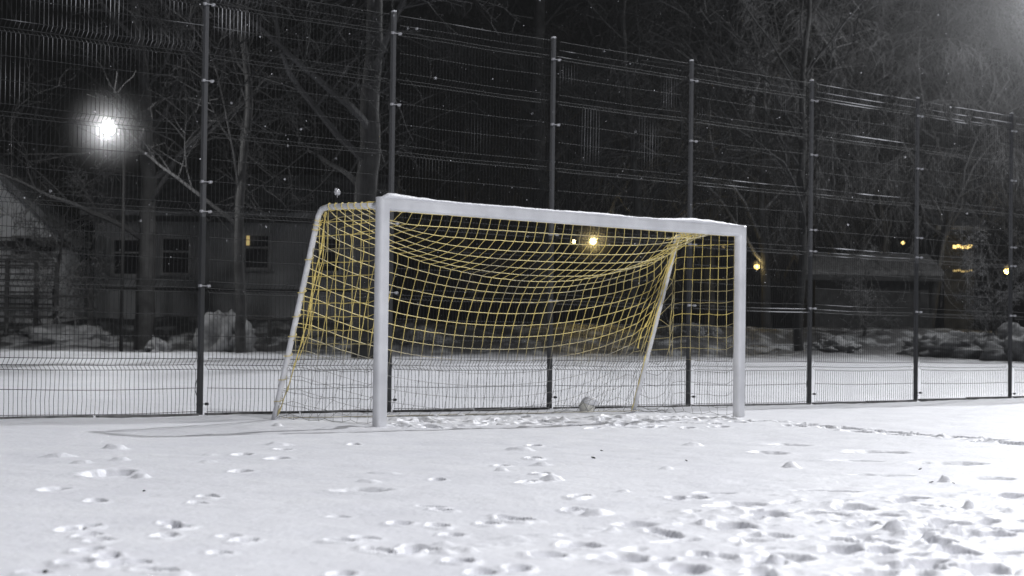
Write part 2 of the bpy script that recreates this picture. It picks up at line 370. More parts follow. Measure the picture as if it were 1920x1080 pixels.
GLINT_H = [(1575, 250, 1716, 270, 1), (1530, 348, 1714, 370, 1), (1528, 450, 1690, 475, .9), (1540, 470, 1720, 486, .75), (1395, 572, 1640, 590, .75), (1528, 150, 1728, 205, .75),
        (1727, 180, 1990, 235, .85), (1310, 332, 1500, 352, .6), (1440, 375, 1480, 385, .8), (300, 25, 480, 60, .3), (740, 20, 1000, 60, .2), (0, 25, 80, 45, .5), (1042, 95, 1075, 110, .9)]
def glint_at(P, rects):  # frosty light glints coloured into the wires inside these rectangles
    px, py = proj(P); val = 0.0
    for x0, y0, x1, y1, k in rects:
        if rects is GLINT_V and x0 > 600: k *= .6
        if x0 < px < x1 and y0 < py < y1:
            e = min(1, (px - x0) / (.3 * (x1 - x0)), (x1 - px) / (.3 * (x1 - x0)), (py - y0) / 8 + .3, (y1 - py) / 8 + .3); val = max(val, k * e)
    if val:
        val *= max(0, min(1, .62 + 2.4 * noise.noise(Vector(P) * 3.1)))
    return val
fence = empty('mesh_fence', fw(2, 0, 0), 0, 'tall dark welded mesh fence on square posts behind the white goal', 'fence')
FB = fence.location.copy()
def loc_(p): return Vector(p) - FB
for s in range(-1, 9):
    mb = MB(); warp = [random.uniform(-.006, .006) for _ in range(8)]
    def wob(t, z): return .014 * noise.noise(Vector((s * 5.3 + t * 3.1, z * .9, 0))) + (.012 * math.sin(t * 9 + s) if z < .5 else 0)
    nW = 48
    for i in range(nW + 1):
        t = (.075 + i * (2.35 / nW)) / 2.5
        pts = []; at = []
        zs = []
        for (z0, o0), (z1, o1) in zip(KN[:-1], KN[1:]):
            k = 3 if z1 - z0 > .2 else 1
            for q in range(k): zs.append((z0 + (z1 - z0) * q / k, o0 + (o1 - o0) * q / k))
        zs.append(KN[-1])
        for z, o in zs:
            bow = (.02 * noise.noise(Vector((s * 3 + i * .21, z * 4, 2))) if z < .45 else 0)
            P = fw(s + t + bow * .25, o + wob(t, z), z + gz(*fw(s + t, 0, 0).xy) * .5 + .01)
            f = (.35 + .5 * ((i * 7 + s * 3) % 5) / 4) * glint_at(P, GLINT_V) if z > 1.5 and o == 0 else 0.0
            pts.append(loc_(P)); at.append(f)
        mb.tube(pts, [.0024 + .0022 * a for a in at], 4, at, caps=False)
    for z, o in HZ:
        pts = []; at = []
        for q in range(25):
            t = (.06 + 2.38 * q / 24) / 2.5
            dz = -.012 * math.sin(math.pi * t) * (1 if z < .6 else .5) + .008 * noise.noise(Vector((s * 2.2 + t * 2, z * 3, 1)))
            P = fw(s + t, o - .004 + wob(t, z), z + dz + .01)
            at.append(1.0 * glint_at(P, GLINT_H) if z > .9 else 0.0); pts.append(loc_(P))
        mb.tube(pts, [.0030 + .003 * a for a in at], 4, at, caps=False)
    mb.build('wire_panel', M_WIRE, fence, attr='whiten')
def post_whiten(P):
    return 0.0
for s in range(-1, 10):
    mb = MB(); c = fw(s, .035, 0)
    base = loc_(c)
    for z0, z1, w in [(-.3, 1.95, .024), (1.95, FH + .04, .022)]:
        vs = []
        for z in (z0, z1):
            for a, b in ((-1, -1), (-.8, -1.0), (.8, -1.0), (1, -1), (1, 1), (-1, 1)):
                vs.append(base + u_ * (a * w) + v_ * (b * w * .9) + Vector((0, 0, z)))
        mb.add(vs, att=[.10 if z0 > 1 else 0.0] * 12, fs=[(k, (k + 1) % 6, 6 + (k + 1) % 6, 6 + k) for k in range(6)] + [(5, 4, 3, 2, 1, 0), (6, 7, 8, 9, 10, 11)])  # upper post section mixed slightly towards white
    post = mb.build('fence_post', M_POST, fence, attr='whiten')
    ms = MB(); ms.blob(base + Vector((0, 0, FH + .045)), .035, 1, .2, (1, 1, .5), s); ms.build('post_cap', M_CLAMP, post, True)
    for z in (.10, .49 + .03, 1.25, 2.02, 2.30, 3.30, 4.05):
        if z == .49 + .03: continue
        cm = MB(); p = base + Vector((0, 0, z + random.uniform(-.02, .02)))
        for sd in (-1, 1):
            q = p + u_ * (.052 * sd) + v_ * -.045
            cm.box(q, (.026, .026, .026), TH); cm.tube([q, q - v_ * .03], .006, 6)
        cm.box(p - v_ * .047, (.104, .007, .007), TH)
        cm.build('clamp', M_CLAMP if z > .3 else M_POST, post)
# bent wire ends standing off some posts
for s, sd in ((1, -1), (3, -1), (4, -1), (5, -1), (0, -1)):
    mb = MB(); pts = []
    for z, du in [(.60, -.03), (.50, -.05), (.40, -.075), (.30, -.115), (.24, -.13), (.18, -.10), (.10, -.045), (.07, -.02)]:
        pts.append(loc_(fw(s, -.015, z) + u_ * (du * (1 if s in (1, 4) else .75))))
    mb.tube(pts, .004, 5); mb.build('loose_wire', M_POST, fence)
kb = MB()
for s in range(-1, 9):
    for h_ in (0, 1):
        a = fw(s + .02 + .49 * h_, .0, 0); b = fw(s + .49 + .49 * h_, .0, 0); c = (a + b) / 2
        kb.box(loc_(Vector((c.x, c.y, -.062 + gz(c.x, c.y)))), (1.16, .06, .17), TH)
kb.build('footing', M_CONC, fence)

# small rag of frozen leaf caught in the mesh
P = at_depth(632, 360, fw(0.8, 0, 0).y + .1)
mb = MB(); mb.blob((0, 0, 0), .030, 2, .6, (1, .5, 1.1), 4, freq=2); mb.blob((-.012, 0, .03), .016, 2, .5, (1, .6, .8), 6)
mb.tube([(.0, 0, -.02), (.004, 0, -.06)], .003, 5)
dd = ray(632, 360); n_ = v_; tt = ((gw(0, FV - .02, 0) - CAM).dot(n_)) / dd.dot(n_); P = CAM + dd * tt
o = mb.build('frozen_leaf', M_CLAMP, None, True); o.location = P
tag(o, 'small pale frozen leaf caught in the mesh above the left end of the goal', 'leaf')

# ------------------------------------------------------------------ goal
goal = empty('football_goal', G0, TH, 'white metal football goal with a slack yellow net', 'goal')
def profile(hw, hd, n=28, e=3.2):
    """rounded section with the shallow net groove on the front"""
    out = []
    for k in range(n):
        a = 2 * math.pi * k / n; c, s_ = math.cos(a), math.sin(a)
        x = hw * math.copysign(abs(c) ** (2 / e), c); y = hd * math.copysign(abs(s_) ** (2 / e), s_)
        if y < -hd * .75 and abs(x) < hw * .30: y += .006
        out.append((x, y))
    return out
def prism(path, axes, prof):
    mb = MB(); n = len(prof); vs = []
    for p, (ax, ay, ox) in zip(path, axes):
        for x, y in prof: vs.append(Vector(p) + Vector(ax) * x + Vector(ay) * y + Vector(ox) * x)
    m = len(path)
    fs = [(i * n + k, i * n + (k + 1) % n, (i + 1) * n + (k + 1) % n, (i + 1) * n + k) for i in range(m - 1) for k in range(n)]
    fs += [tuple(range(n))[::-1], tuple((m - 1) * n + k for k in range(n))]
    return mb.add(vs, fs)
HW = .058; pf = profile(HW, .052)
for uu, sg in ((0, 1), (5, -1)):
    path = []; axes = []
    for z in np.linspace(-.25, 1.76, 12): path.append((uu, 0, z)); axes.append(((1, 0, 0), (0, 1, 0), (0, 0, 0)))
    # mitred head: the outer side runs up to z=2, the inner one stops at the crossbar's underside
    path.append((uu, 0, 2.0 - HW)); axes.append(((1, 0, 0), (0, 1, 0), (0, 0, -sg * 1.0)))
    mb = prism(path, axes, pf); mb.build('goal_post', M_PAINT, goal, True)
path = [(0, 0, 2 - HW)] + [(x, 0, 2 - HW - .004 * math.sin(math.pi * x / 5)) for x in np.linspace(.2, 4.8, 12)] + [(5, 0, 2 - HW)]
axes = [((0, 0, 1), (0, 1, 0), (-1, 0, 0))] + [((0, 0, 1), (0, 1, 0), (0, 0, 0))] * 12 + [((0, 0, 1), (0, 1, 0), (1, 0, 0))]
prism(path, axes, pf).build('crossbar', M_PAINT, goal, True)
for o in goal.children: 
    if o.name.startswith(('goal_post', 'crossbar')):
        md = o.modifiers.new('edge', 'EDGE_SPLIT'); md.split_angle = math.radians(38)
def bar_path(uu):
    pts = [(uu, .05, 1.925), (uu, .40, 1.935), (uu, TOPV - .12, 1.94), (uu, TOPV - .04, 1.925), (uu, TOPV + .01, 1.87)]
    for t in np.linspace(.08, 1, 8): pts.append((uu, TOPV + .01 + (FOOTV - TOPV) * t, 1.87 + (.0 - 1.87) * t))
    return pts
for uu in (0, 5):
    mb = MB(); mb.tube(bar_path(uu), .027, 12); sb = mb.build('net_support', M_TUBE, goal, True)
    m2 = MB(); m2.tube([(uu, .045, 1.925), (uu, .10, 1.926)], .036, 10); m2.build('bracket', M_PAINT, sb)
def stan_v(z): return TOPV + .01 + (FOOTV - TOPV) * (1.87 - min(z, 1.87)) / 1.87
# ground bar half buried in the snow between the feet
mb = MB(); mb.tube([(0, FOOTV, -.01), (.4, FOOTV, -.06), (2.5, FOOTV + .01, -.08), (4.6, FOOTV, -.06), (5, FOOTV, -.01)], .02, 8); mb.build('ground_bar', M_TUBE, goal, True)

# --- the net, relaxed under gravity
def relax(P, inv, E, L, iters, grav, damp=.985, floor=.012, sub=6, collide=None):
    Q = P.copy(); i, j = E[:, 0], E[:, 1]; wi, wj = inv[i], inv[j]; ws = np.maximum(wi + wj, 1e-9)
    # colour edges so that every sweep is conflict free
    colr = -np.ones(len(E), int); used = [set() for _ in range(len(P))]
    for k, (a, b) in enumerate(E):
        c = 0
        while c in used[a] or c in used[b]: c += 1
        colr[k] = c; used[a].add(c); used[b].add(c)
    groups = [np.where(colr == c)[0] for c in range(colr.max() + 1)]
    for it in range(iters):
        V = (P - Q) * damp; Q = P.copy(); P = P + V * (inv[:, None] > 0); P[:, 2] -= grav * (inv > 0)
        for _ in range(sub):
            for g in groups:
                a, b = i[g], j[g]; d = P[b] - P[a]; l = np.linalg.norm(d, axis=1)
                ex = np.maximum(l - L[g], 0) / np.maximum(l, 1e-9) / ws[g]      # cord only pulls
                P[a] += d * (ex * wi[g])[:, None]; P[b] -= d * (ex * wj[g])[:, None]
            P[:, 2] = np.maximum(P[:, 2], floor)
    return P
def net_strands(mb, P, strands, rad, fadefn, sag=0.0):
    for st in strands:
        pts = [Vector(P[k]) for k in st]; out = []
        for a, b in zip(pts[:-1], pts[1:]):
            out.append(a)
            m = (a + b) / 2 + Vector((noise.noise(a * 7) * .006, noise.noise(a * 7 + Vector((3, 1, 0))) * .006, noise.noise(b * 6) * .006)); out.append(m)
        out.append(pts[-1])
        mb.tube(out, [rad * (1.35 if q % 2 == 0 else 1.0) * (.62 if p.z < .62 else 1) for q, p in enumerate(out)], 4, [fadefn(p) for p in out], caps=False)
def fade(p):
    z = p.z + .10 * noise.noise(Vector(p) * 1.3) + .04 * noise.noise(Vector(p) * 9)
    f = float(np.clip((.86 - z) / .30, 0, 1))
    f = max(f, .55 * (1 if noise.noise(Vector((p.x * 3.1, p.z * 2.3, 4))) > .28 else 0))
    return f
NC, NR = 41, 23
idx = lambda r, c: r * NC + c
P = np.zeros((NR * NC, 3)); inv = np.ones(NR * NC)
foot_row = NR - 1
for r in range(NR):
    for c in range(NC):
        u = 5 * c / (NC - 1)
        if r <= 7: v = .09 + (TOPV - .09) * r / 7; z = 1.90 - .03 * r
        else: t = (r - 7) / (NR - 8); v = TOPV + (FOOTV - TOPV) * t; z = 1.7 * (1 - t) + .03
        P[idx(r, c)] = (u, v, z)
for c in range(NC):
    P[idx(0, c)] = (.03 + 4.94 * c / (NC - 1), .055, 1.885); inv[idx(0, c)] = 0
    if c % 2 == 0: P[idx(foot_row, c)] = (5 * c / (NC - 1), FOOTV - .05 - .05 * math.sin(c), .015); inv[idx(foot_row, c)] = 0
for r in range(1, NR):
    if r <= 7: P[idx(r, 0)] = (.0, .055 + (TOPV - .06) * r / 7, 1.93); inv[idx(r, 0)] = 0
    else:
        t = (r - 7) / (NR - 8); z = 1.87 * (1 - t) + .02; P[idx(r, 0)] = (.02, stan_v(z) - .01, z); inv[idx(r, 0)] = 0
GA = 10
RC = np.array([4.95, TOPV - .12, 1.90])
for r in range(1, NR):
    k = idx(r, NC - 1)
    if r <= GA:
        t = r / GA; P[k] = RC + np.array([0, -.20 + .26 * t, .035 - .05 * t]); inv[k] = 0
    elif r == foot_row: P[k] = (4.85, FOOTV - .1, .02); inv[k] = 0
E = []; L = []
for r in range(NR):
    for c in range(NC):
        if c < NC - 1 and r > 0: E.append((idx(r, c), idx(r, c + 1))); L.append(5 / (NC - 1) * ((1.16 if c < 5 else (1.015 if c < 33 else .96)) if r < NR - 2 else 1.02))
        if r < NR - 1: E.append((idx(r, c), idx(r + 1, c))); L.append(.121)
E = np.array(E); L = np.array(L)
P = relax(P, inv, E, L, 380, .0003, sub=16)
BACK = P.copy()
nm = MB()
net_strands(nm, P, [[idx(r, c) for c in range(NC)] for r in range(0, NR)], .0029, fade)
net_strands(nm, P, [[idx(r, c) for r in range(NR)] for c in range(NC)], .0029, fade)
# side nets
def side_net(uu, slack, drop, seed):
    rr = random.Random(seed); nodes = []; fixed = []; grid = {}; E = []; L = []
    dv, dz = .112, .118; nrow = 17; rows = []
    for r in range(nrow):
        z = 1.925 - dz * r; z = max(z, .015); vm = stan_v(z) if r else TOPV - .04
        row = []; nc = int((vm - .06) / dv)
        for c in range(nc + 1):
            grid[(r, c)] = len(nodes); row.append(len(nodes)); pin = (c == 0 or r == 0)
            nodes.append((uu + (.0 if pin else rr.uniform(-.02, .02)), .058 + dv * c, z)); fixed.append(pin or (r == nrow - 1 and c % 3 == 0))
        endz = max(z - drop * min(1, r / 3), .02); row.append(len(nodes)); grid[(r, 'e')] = len(nodes)
        nodes.append((uu, (stan_v(endz) if r else TOPV), endz)); fixed.append(True)
        rows.append(row)
        for a, b in zip(row[:-1], row[1:]):
            E.append((a, b)); d = math.dist(nodes[a], nodes[b]); L.append(max(d, .03) * slack)
    cols = []
    for c in range(0, 14):
        st = [grid[(r, c)] for r in range(nrow) if (r, c) in grid]
        if len(st) < 2: continue
        r_first = min(r for r in range(nrow) if (r, c) in grid)
        if r_first > 0: st = [grid[(r_first - 1, 'e')]] + st
        cols.append(st)
        for a, b in zip(st[:-1], st[1:]): E.append((a, b)); L.append(max(math.dist(nodes[a], nodes[b]), .03) * 1.015)
    Pn = relax(np.array(nodes, float), np.array([0.0 if f else 1.0 for f in fixed]), np.array(E), np.array(L), 160, .0006)
    net_strands(nm, Pn, rows + cols, .0029, fade)
side_net(.0, 1.05, .02, 3); side_net(5.0, 1.10, .30, 4)
# gathered edge cords: a thick wandering one inside each support, with lashings round the tubes
def cord(pts, r, knots=0, f=None):
    out = []
    for a, b in zip(pts[:-1], pts[1:]):
        for q in range(6): out.append(Vector(a).lerp(Vector(b), q / 6))
    out.append(Vector(pts[-1]))
    out = [p + Vector((noise.noise(p * 6) * .012, noise.noise(p * 6 + Vector((5, 0, 0))) * .015, 0)) for p in out]
    nm.tube(out, [r * (1.0 + (1.1 if knots and k % knots == 0 else 0)) for k in range(len(out))], 5, [f(p) if f else 0.0 for p in out])
cf = lambda p: float(np.clip((.55 - p.z) / .5, 0, .5))
cord([(.03, TOPV - .06, 1.9), (.03, TOPV + .02, 1.5), (.03, TOPV + .12, 1.2), (.03, 1.07, .85), (.03, 1.2, .55), (.02, 1.30, .28), (.01, 1.43, .04)], .006, 5, cf)
cord([(.05, TOPV - .02, 1.88), (.05, TOPV + .0, 1.45), (.04, TOPV + .14, 1.1), (.04, 1.04, .8), (.03, 1.17, .55)], .004, 0, cf)
edge = [tuple(BACK[idx(r, NC - 1)]) for r in range(GA, NR, 2)]
cord(edge, .005, 5, cf)
cord([tuple(BACK[idx(r, NC - 2)]) for r in range(GA, NR - 7, 2)], .0038, 0, cf)
for k in range(6):      # the bunch hanging on the right rear corner
    a = RC + np.array([rng.uniform(-.05, .02), rng.uniform(-.26, .12), rng.uniform(-.01, .05)])
    b = RC + np.array([rng.uniform(-.35, -.1), rng.uniform(-.2, .05), rng.uniform(-.14, -.02)])
    cord([tuple(a), tuple((a + b) / 2 + np.array([0, 0, -.01])), tuple(b)], .004)
for k in range(14):
    t = rng.uniform(0, 1); a = RC + np.array([.04, -.28 + .34 * t, .03]); b = a + np.array([rng.uniform(-.2, .02), rng.uniform(-.05, .05), rng.uniform(-.07, .02)])
    cord([tuple(a), tuple(b)], .0035)
for st in (16,):        # two strands torn loose and trailing left of the support
    a = Vector(BACK[idx(14, NC - 3)]); cord([tuple(a), (a.x - .14, a.y + .02, a.z - .22), (a.x - .20, a.y + .03, a.z - .40)], .005, 4, cf)
def lash(uu, v0, z0, v1, z1, turns, r=.034):
    n = turns * 10; pts = []
    d = Vector((0, v1 - v0, z1 - z0)); L_ = d.length; d.normalize(); a_ = Vector((1, 0, 0)); b_ = d.cross(a_)
    for k in range(n + 1):
        t = k / n; ph = 2 * math.pi * turns * t; pts.append(Vector((uu, v0, z0)) + d * L_ * t + (a_ * math.cos(ph) + b_ * math.sin(ph)) * r)
    nm.tube(pts, .0042, 4, [cf(p) for p in pts])
for uu in (0,):
    lash(uu, .12, 1.928, TOPV - .12, 1.94, 7); lash(uu, TOPV, 1.84, stan_v(1.72), 1.72, 3)
    for z in (1.5, 1.2, .98, .8, .62, .4, .2): lash(uu, stan_v(z), z, stan_v(z - .06), z - .06, 1, .036)
lash(5, .5, 1.935, TOPV - .05, 1.94, 7)
# loose top cord lying along the left bar
nm.tube([(.0, .1 + .09 * k, 1.957 + .008 * math.sin(k * 2.1)) for k in range(9)], .006, 5, [0.0] * 9)
# hem lying in the snow
nm.tube([(u, FOOTV - .1 + .03 * math.sin(u * 9), .02) for u in np.linspace(0, 5, 60)], .004, 4, [.8] * 60)
# fringe of vertical lashings on both posts
for uu, s_ in ((0, 1), (5, -1)):
    nm.tube([(uu + s_ * .03, .055, z) for z in np.linspace(1.9, .75, 20)], .005, 4, [0.0] * 20)
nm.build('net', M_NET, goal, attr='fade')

# snow lying along the crossbar
sm = MB(); n = 160; vs = []; prof = [(-.046, 0), (-.042, .35), (-.022, .85), (.0, 1.0), (.022, .85), (.042, .4), (.047, 0)]
for k in range(n + 1):
    x = 5.05 * k / n - .035
    h = .016 + .020 * max(0, noise.noise(Vector((x * 1.3, 0, 3))) + .25) + .007 * noise.noise(Vector((x * 7, 0, 0)))
    h += .022 * math.exp(-((x - .12) / .2) ** 2) + .016 * math.exp(-((x - 4.35) / .5) ** 2)
    if x < .0: h *= .6
    h *= min(1, (k + 1) / 4, (n - k + 1) / 8)
    for q, (y, t) in enumerate(prof):
        vs.append((x, y * (1 + .12 * noise.noise(Vector((x * 9, y * 10, 1)))), 1.992 - .004 * math.sin(math.pi * max(0, min(1, x / 5))) + t * h + .004 * noise.noise(Vector((x * 22, y * 40, 2)))))
m = len(prof)
sm.add(vs, [(i * m + k, (i + 1) * m + k, (i + 1) * m + k + 1, i * m + k + 1) for i in range(n) for k in range(m - 1)] + [tuple((i * m) + k for k in range(m)) for i in (0,)] + [tuple(n * m + k for k in range(m))[::-1]] + [(i * m, i * m + m - 1, (i + 1) * m + m - 1, (i + 1) * m) for i in range(n)])
o = sm.build('snow_layer', M_SNOW, None, True); o.location = G0; o.rotation_euler = (0, 0, TH)
tag(o, 'thin uneven strip of snow lying along the top of the white crossbar', 'snow')

# ball with a cap of snow
pb = on_ground(1104, 771, .0)
ball = empty('football', (pb.x, pb.y, .0), 0, 'pale football half sunk in snow inside the goal', 'ball')
mb = MB(); mb.blob((-.02, 0, .045), .088, 4, 0.0); mb.build('ball_shell', M_BALL, ball, True)
mb = MB()
for rx, rz in ((90, 20), (60, 80), (120, -40)):
    R = Matrix.Rotation(math.radians(rz), 3, 'Z') @ Matrix.Rotation(math.radians(rx), 3, 'X')
    mb.tube([Vector((-.02, 0, .045)) + R @ Vector((math.cos(a) * .0875, math.sin(a) * .0875, .0)) for a in np.linspace(0, 2 * math.pi, 40)], .0035, 5)
mb.build('seam', M_BALLD, ball, True)
mb = MB(); mb.blob((.014, -.004, .090), .096, 4, .10, (.95, .95, .80), 2, flat=-.020, freq=1.2); o = mb.build('snow_dome', M_SNOW, None, True); o.location = (pb.x, pb.y, 0.0)
tag(o, 'rounded cap of snow covering the top of the football', 'snow')

# scraps of leaf and twig lying on the snow
for k, (px, py, r) in enumerate([(1113, 861, .012), (1287, 866, .010), (270, 921, .009), (1746, 907, .009), (1725, 881, .012), (85, 1076, .010), (1128, 845, .008), (1788, 909, .008)]):
    p = on_ground(px, py); mb = MB(); mb.blob((0, 0, 0), r, 2, .5, (1.4, .8, .3), k); o = mb.build('dead_leaf', M_DARKWOOD, None, True); o.location = (p.x, p.y, gz(p.x, p.y) + .006); o.rotation_euler = (.3, .2, k)
    tag(o, 'tiny dark scrap of dead leaf lying on the open snow', 'leaf', 'scraps of leaf on the snow')

# ------------------------------------------------------------------ trees
def tree_mesh(seed, height, r_base, spread=.5, droop=0.0, levels=4, dens=1.0, upright=.55, first=.25, twig_r=.008):
    rr = random.Random(seed); trunk = MB(); br = MB()
    def limb(mb, p, d, L, r, lvl, sides):
        n = max(3, int(L / .45)) if lvl < 2 else (4 if lvl < 3 else 3); pts = [p.copy()]; rad = [r]; dirs = [d.copy()]
        for k in range(n):
            d = (d + Vector((rr.gauss(0, .10 + .05 * lvl), rr.gauss(0, .10 + .05 * lvl), rr.gauss(0, .06) - droop * (.12 if lvl >= 2 else 0)))).normalized()
            if lvl == 0: d = (d + Vector((0, 0, .35))).normalized()
            p = p + d * (L / n); pts.append(p.copy()); rad.append(max(twig_r * .6, r * (1 - .75 * (k + 1) / n))); dirs.append(d.copy())
        mb.tube(pts, rad, sides, caps=False)
        if lvl >= levels: return
        cnt = int((9, 7, 6, 5)[lvl] * dens + rr.random()) if lvl < 4 else 3
        for k in range(cnt):
            t = first + (1 - first) * (k + rr.random()) / cnt if lvl == 0 else .2 + .8 * (k + rr.random()) / cnt
            q = min(n - 1, int(t * n)); f = t * n - q; pp = pts[q].lerp(pts[q + 1], min(1, f)); ax = dirs[q]
            side = ax.orthogonal().normalized(); side = Matrix.Rotation(rr.uniform(0, 6.283), 3, ax) @ side
            nd = (ax * upright + side * (spread + .35 * rr.random()) + Vector((0, 0, -.25 * droop * lvl + .12))).normalized()
            nl = L * (.36 + .22 * rr.random()) * (1.15 - .45 * t if lvl == 0 else 1); nr = max(twig_r, rad[q] * (.36 + .15 * rr.random()))
            limb(br, pp, nd, nl, nr, lvl + 1, 5 if lvl == 0 else (4 if lvl == 1 else 3))
    limb(trunk, Vector((0, 0, -.3)), Vector((rr.gauss(0, .03), rr.gauss(0, .03), 1)), height, r_base, 0, 10)
    return trunk, br
KINDS = {}
def kind(name, **k):
    t, b = tree_mesh(**k); KINDS[name] = (t, b)
kind('big', seed=11, height=13, r_base=.30, spread=.75, levels=4, dens=1.0, upright=.45, first=.2, twig_r=.011)
kind('fine', seed=23, height=11, r_base=.17, spread=.5, droop=1.1, levels=4, dens=1.25, upright=.6, first=.15, twig_r=.008)
kind('fine2', seed=37, height=9, r_base=.12, spread=.55, droop=1.4, levels=4, dens=1.2, upright=.6, first=.1, twig_r=.008)
kind('slim', seed=41, height=12, r_base=.13, spread=.4, droop=.3, levels=3, dens=1.3, upright=.8, first=.25, twig_r=.012)
kind('bush', seed=53, height=3.2, r_base=.07, spread=.7, droop=.2, levels=4, dens=1.0, upright=.6, first=.02, twig_r=.008)
PROTO = {}
def tree(kd, px, Y, rz, label, group=None, sc=1.0, mat=None, name='bare_tree', cat='tree'):
    X = at_depth(px, 600, Y).x; g = gz(X, Y)
    key = (kd, mat.name if mat else '')
    if key not in PROTO:
        root = empty(name, (0, 0, 0), 0, label, cat, group)
        KINDS[kd][0].build('trunk', M_BARK, root, True)
        KINDS[kd][1].build('branches', mat or M_TWIG, root)
        PROTO[key] = root; o = root
    else: o = copy_tree(PROTO[key])
    o.location = (X, Y, g); o.rotation_euler = (0, 0, rz); o.scale = (sc, sc, sc)
    o['label'] = label
    if group: o['group'] = group
    return o
GT = 'bare winter trees beyond the fence'
tree('big', 683, 44, .4, 'thickest bare tree trunk, rising behind the left end of the goal', GT, 1.0)
tree('big', 270, 50, 2.2, 'dark bare tree with thick trunk below and right of the white street lamp', GT, .85)
tree('big', 1010, 58, 3.6, 'bare tree with arching limbs above the middle of the crossbar', GT, 1.05)
tree('slim', 455, 47, 1.0, 'slim bare tree between the street lamp and the thick trunk', GT, 1.0)
tree('slim', 1502, 52, 2.5, 'tall slim tree whose straight trunk tops the fence right of the goal', GT, 1.0)
tree('fine', 1180, 56, .3, 'fine twigged tree right behind the warm lamps seen through the net', GT, .9, M_TWIG)
tree('fine', 1330, 61, 1.9, 'fine twigged tree behind the right end of the crossbar', GT, .95, M_TWIG)
tree('fine', 1440, 60, 4.1, 'rimed drooping tree just right of the goal, left of the tall slim tree', GT, .9, M_RIME, 'frosted_tree')
tree('fine', 1660, 64, 5.0, 'rimed drooping tree in the fence bay right of the tall slim tree', GT, 1.0, M_RIME)
tree('fine', 1800, 66, 2.8, 'rimed drooping tree standing behind the lit awning', GT, 1.0, M_RIME)
tree('fine', 1940, 66, .9, 'rimed tree cut by the right edge of the photo', GT, 1.05, M_RIME)
tree('fine2', 1590, 66, 1.2, 'low rimed tree behind the snowy shed roof', GT, 1.1, M_RIME, 'frosted_tree')
tree('fine2', 1740, 62, 3.0, 'low rimed tree farther back between the shed and the lit awning', GT, 1.2, M_RIME)
tree('fine2', 1870, 67, 4.4, 'low rimed tree beside the rightmost warm lamp', GT, 1.1, M_RIME)
tree('fine2', 900, 60, 5.5, 'low bare tree behind the left half of the crossbar', GT, 1.15, M_TWIG, 'bare_tree')
tree('fine', 780, 66, 2.2, 'fine twigged tree farther back, right of the thick trunk', GT, 1.05, M_TWIG)
tree('slim', 60, 57, .2, 'slim bare tree standing behind the snowy roof at the left edge', GT, 1.05)
tree('fine', 560, 70, 1.1, 'fine twigged tree rising behind the plain house wall', GT, 1.1, M_TWIG)
tree('fine', 1080, 74, 3.3, 'farthest fine twigged tree, between the two warm lamps and the fence top', GT, 1.15, M_TWIG)
tree('big', 1560, 68, 1.4, 'dark bare tree with heavy limbs behind the shed', GT, 1.0)
tree('big', 1830, 78, 5.1, 'dark bare tree with heavy limbs far behind the lit awning', GT, 1.0)
tree('bush', 110, 52, 1, 'twiggy snow dusted bush against the pale house corner', 'bushes beyond the fence', 1.1, M_RIME, 'frosted_bush', 'bush')
tree('bush', 1620, 54, 2, 'twiggy frosted bush in front of the shed', 'bushes beyond the fence', .6, M_RIME, 'frosted_bush', 'bush')
tree('bush', 1860, 50, 4, 'twiggy frosted bush behind the rightmost snow heap', 'bushes beyond the fence', .8, M_RIME, 'frosted_bush', 'bush')

# ------------------------------------------------------------------ heaps of snow
def heap(px, Y, w, h, seed, label, dep=1.0):
    X = at_depth(px, 600, Y).x; g = gz(X, Y)
    mb = MB(); mb.blob((0, 0, 0), 1.0, 5, .32, (w / 2, dep, h), seed, flat=-.25, freq=2.2)
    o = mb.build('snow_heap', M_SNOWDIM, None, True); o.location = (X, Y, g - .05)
    tag(o, label, 'snow heap', 'snow heaps beyond the fence')
heap(425, 49, 1.5, .95, 1, 'tall rounded snow heap right of the first full fence post')
heap(298, 47.5, .6, .32, 2, 'small pointed snow heap at the foot of the dark tree')
heap(1790, 50, 2.6, .55, 3, 'broad low snow heap under the lit awning')
heap(1565, 51, 1.2, .38, 4, 'small snow heap in front of the shed')
heap(1910, 49, 1.8, .8, 5, 'snow heap at the right edge of the photo')
heap(120, 51, 3.0, .42, 6, 'long low snow heap under the railing at the left')
heap(790, 52, 1.1, .35, 7, 'low snow heap seen through the left of the net')
heap(1290, 54, 1.6, .3, 8, 'low snow heap seen behind the right support of the goal')

# ------------------------------------------------------------------ buildings
def window(parent, x, z, w, h, y, lit=None):
    f = MB(); t = .07
    f.box((x, y - .03, z + h / 2), (w + 2 * t, .08, t)); f.box((x, y - .03, z - h / 2), (w + 2 * t, .08, t))
    f.box((x - w / 2 - t / 2, y - .03, z), (t, .076, h - t)); f.box((x + w / 2 + t / 2, y - .03, z), (t, .076, h - t))
    f.box((x, y - .028, z + h * .12), (w, .05, .05))
    fo = f.build('window', M_FRAME, parent)
    g = MB(); g.box((x, y - .005, z), (w, .02, h - t)); g.build('pane', M_GLASS, fo)
    s_ = MB(); s_.box((x, y - .08, z - h / 2 - .05), (w + .3, .18, .05)); s_.build('sill', M_SNOWDIM, fo)
    if lit:
        g = MB(); g.box((x - w / 2 + .06, y - .022, z + h * .32), (.10, .01, h * .28)); g.build('lit_curtain_gap', E_YEL3, fo)
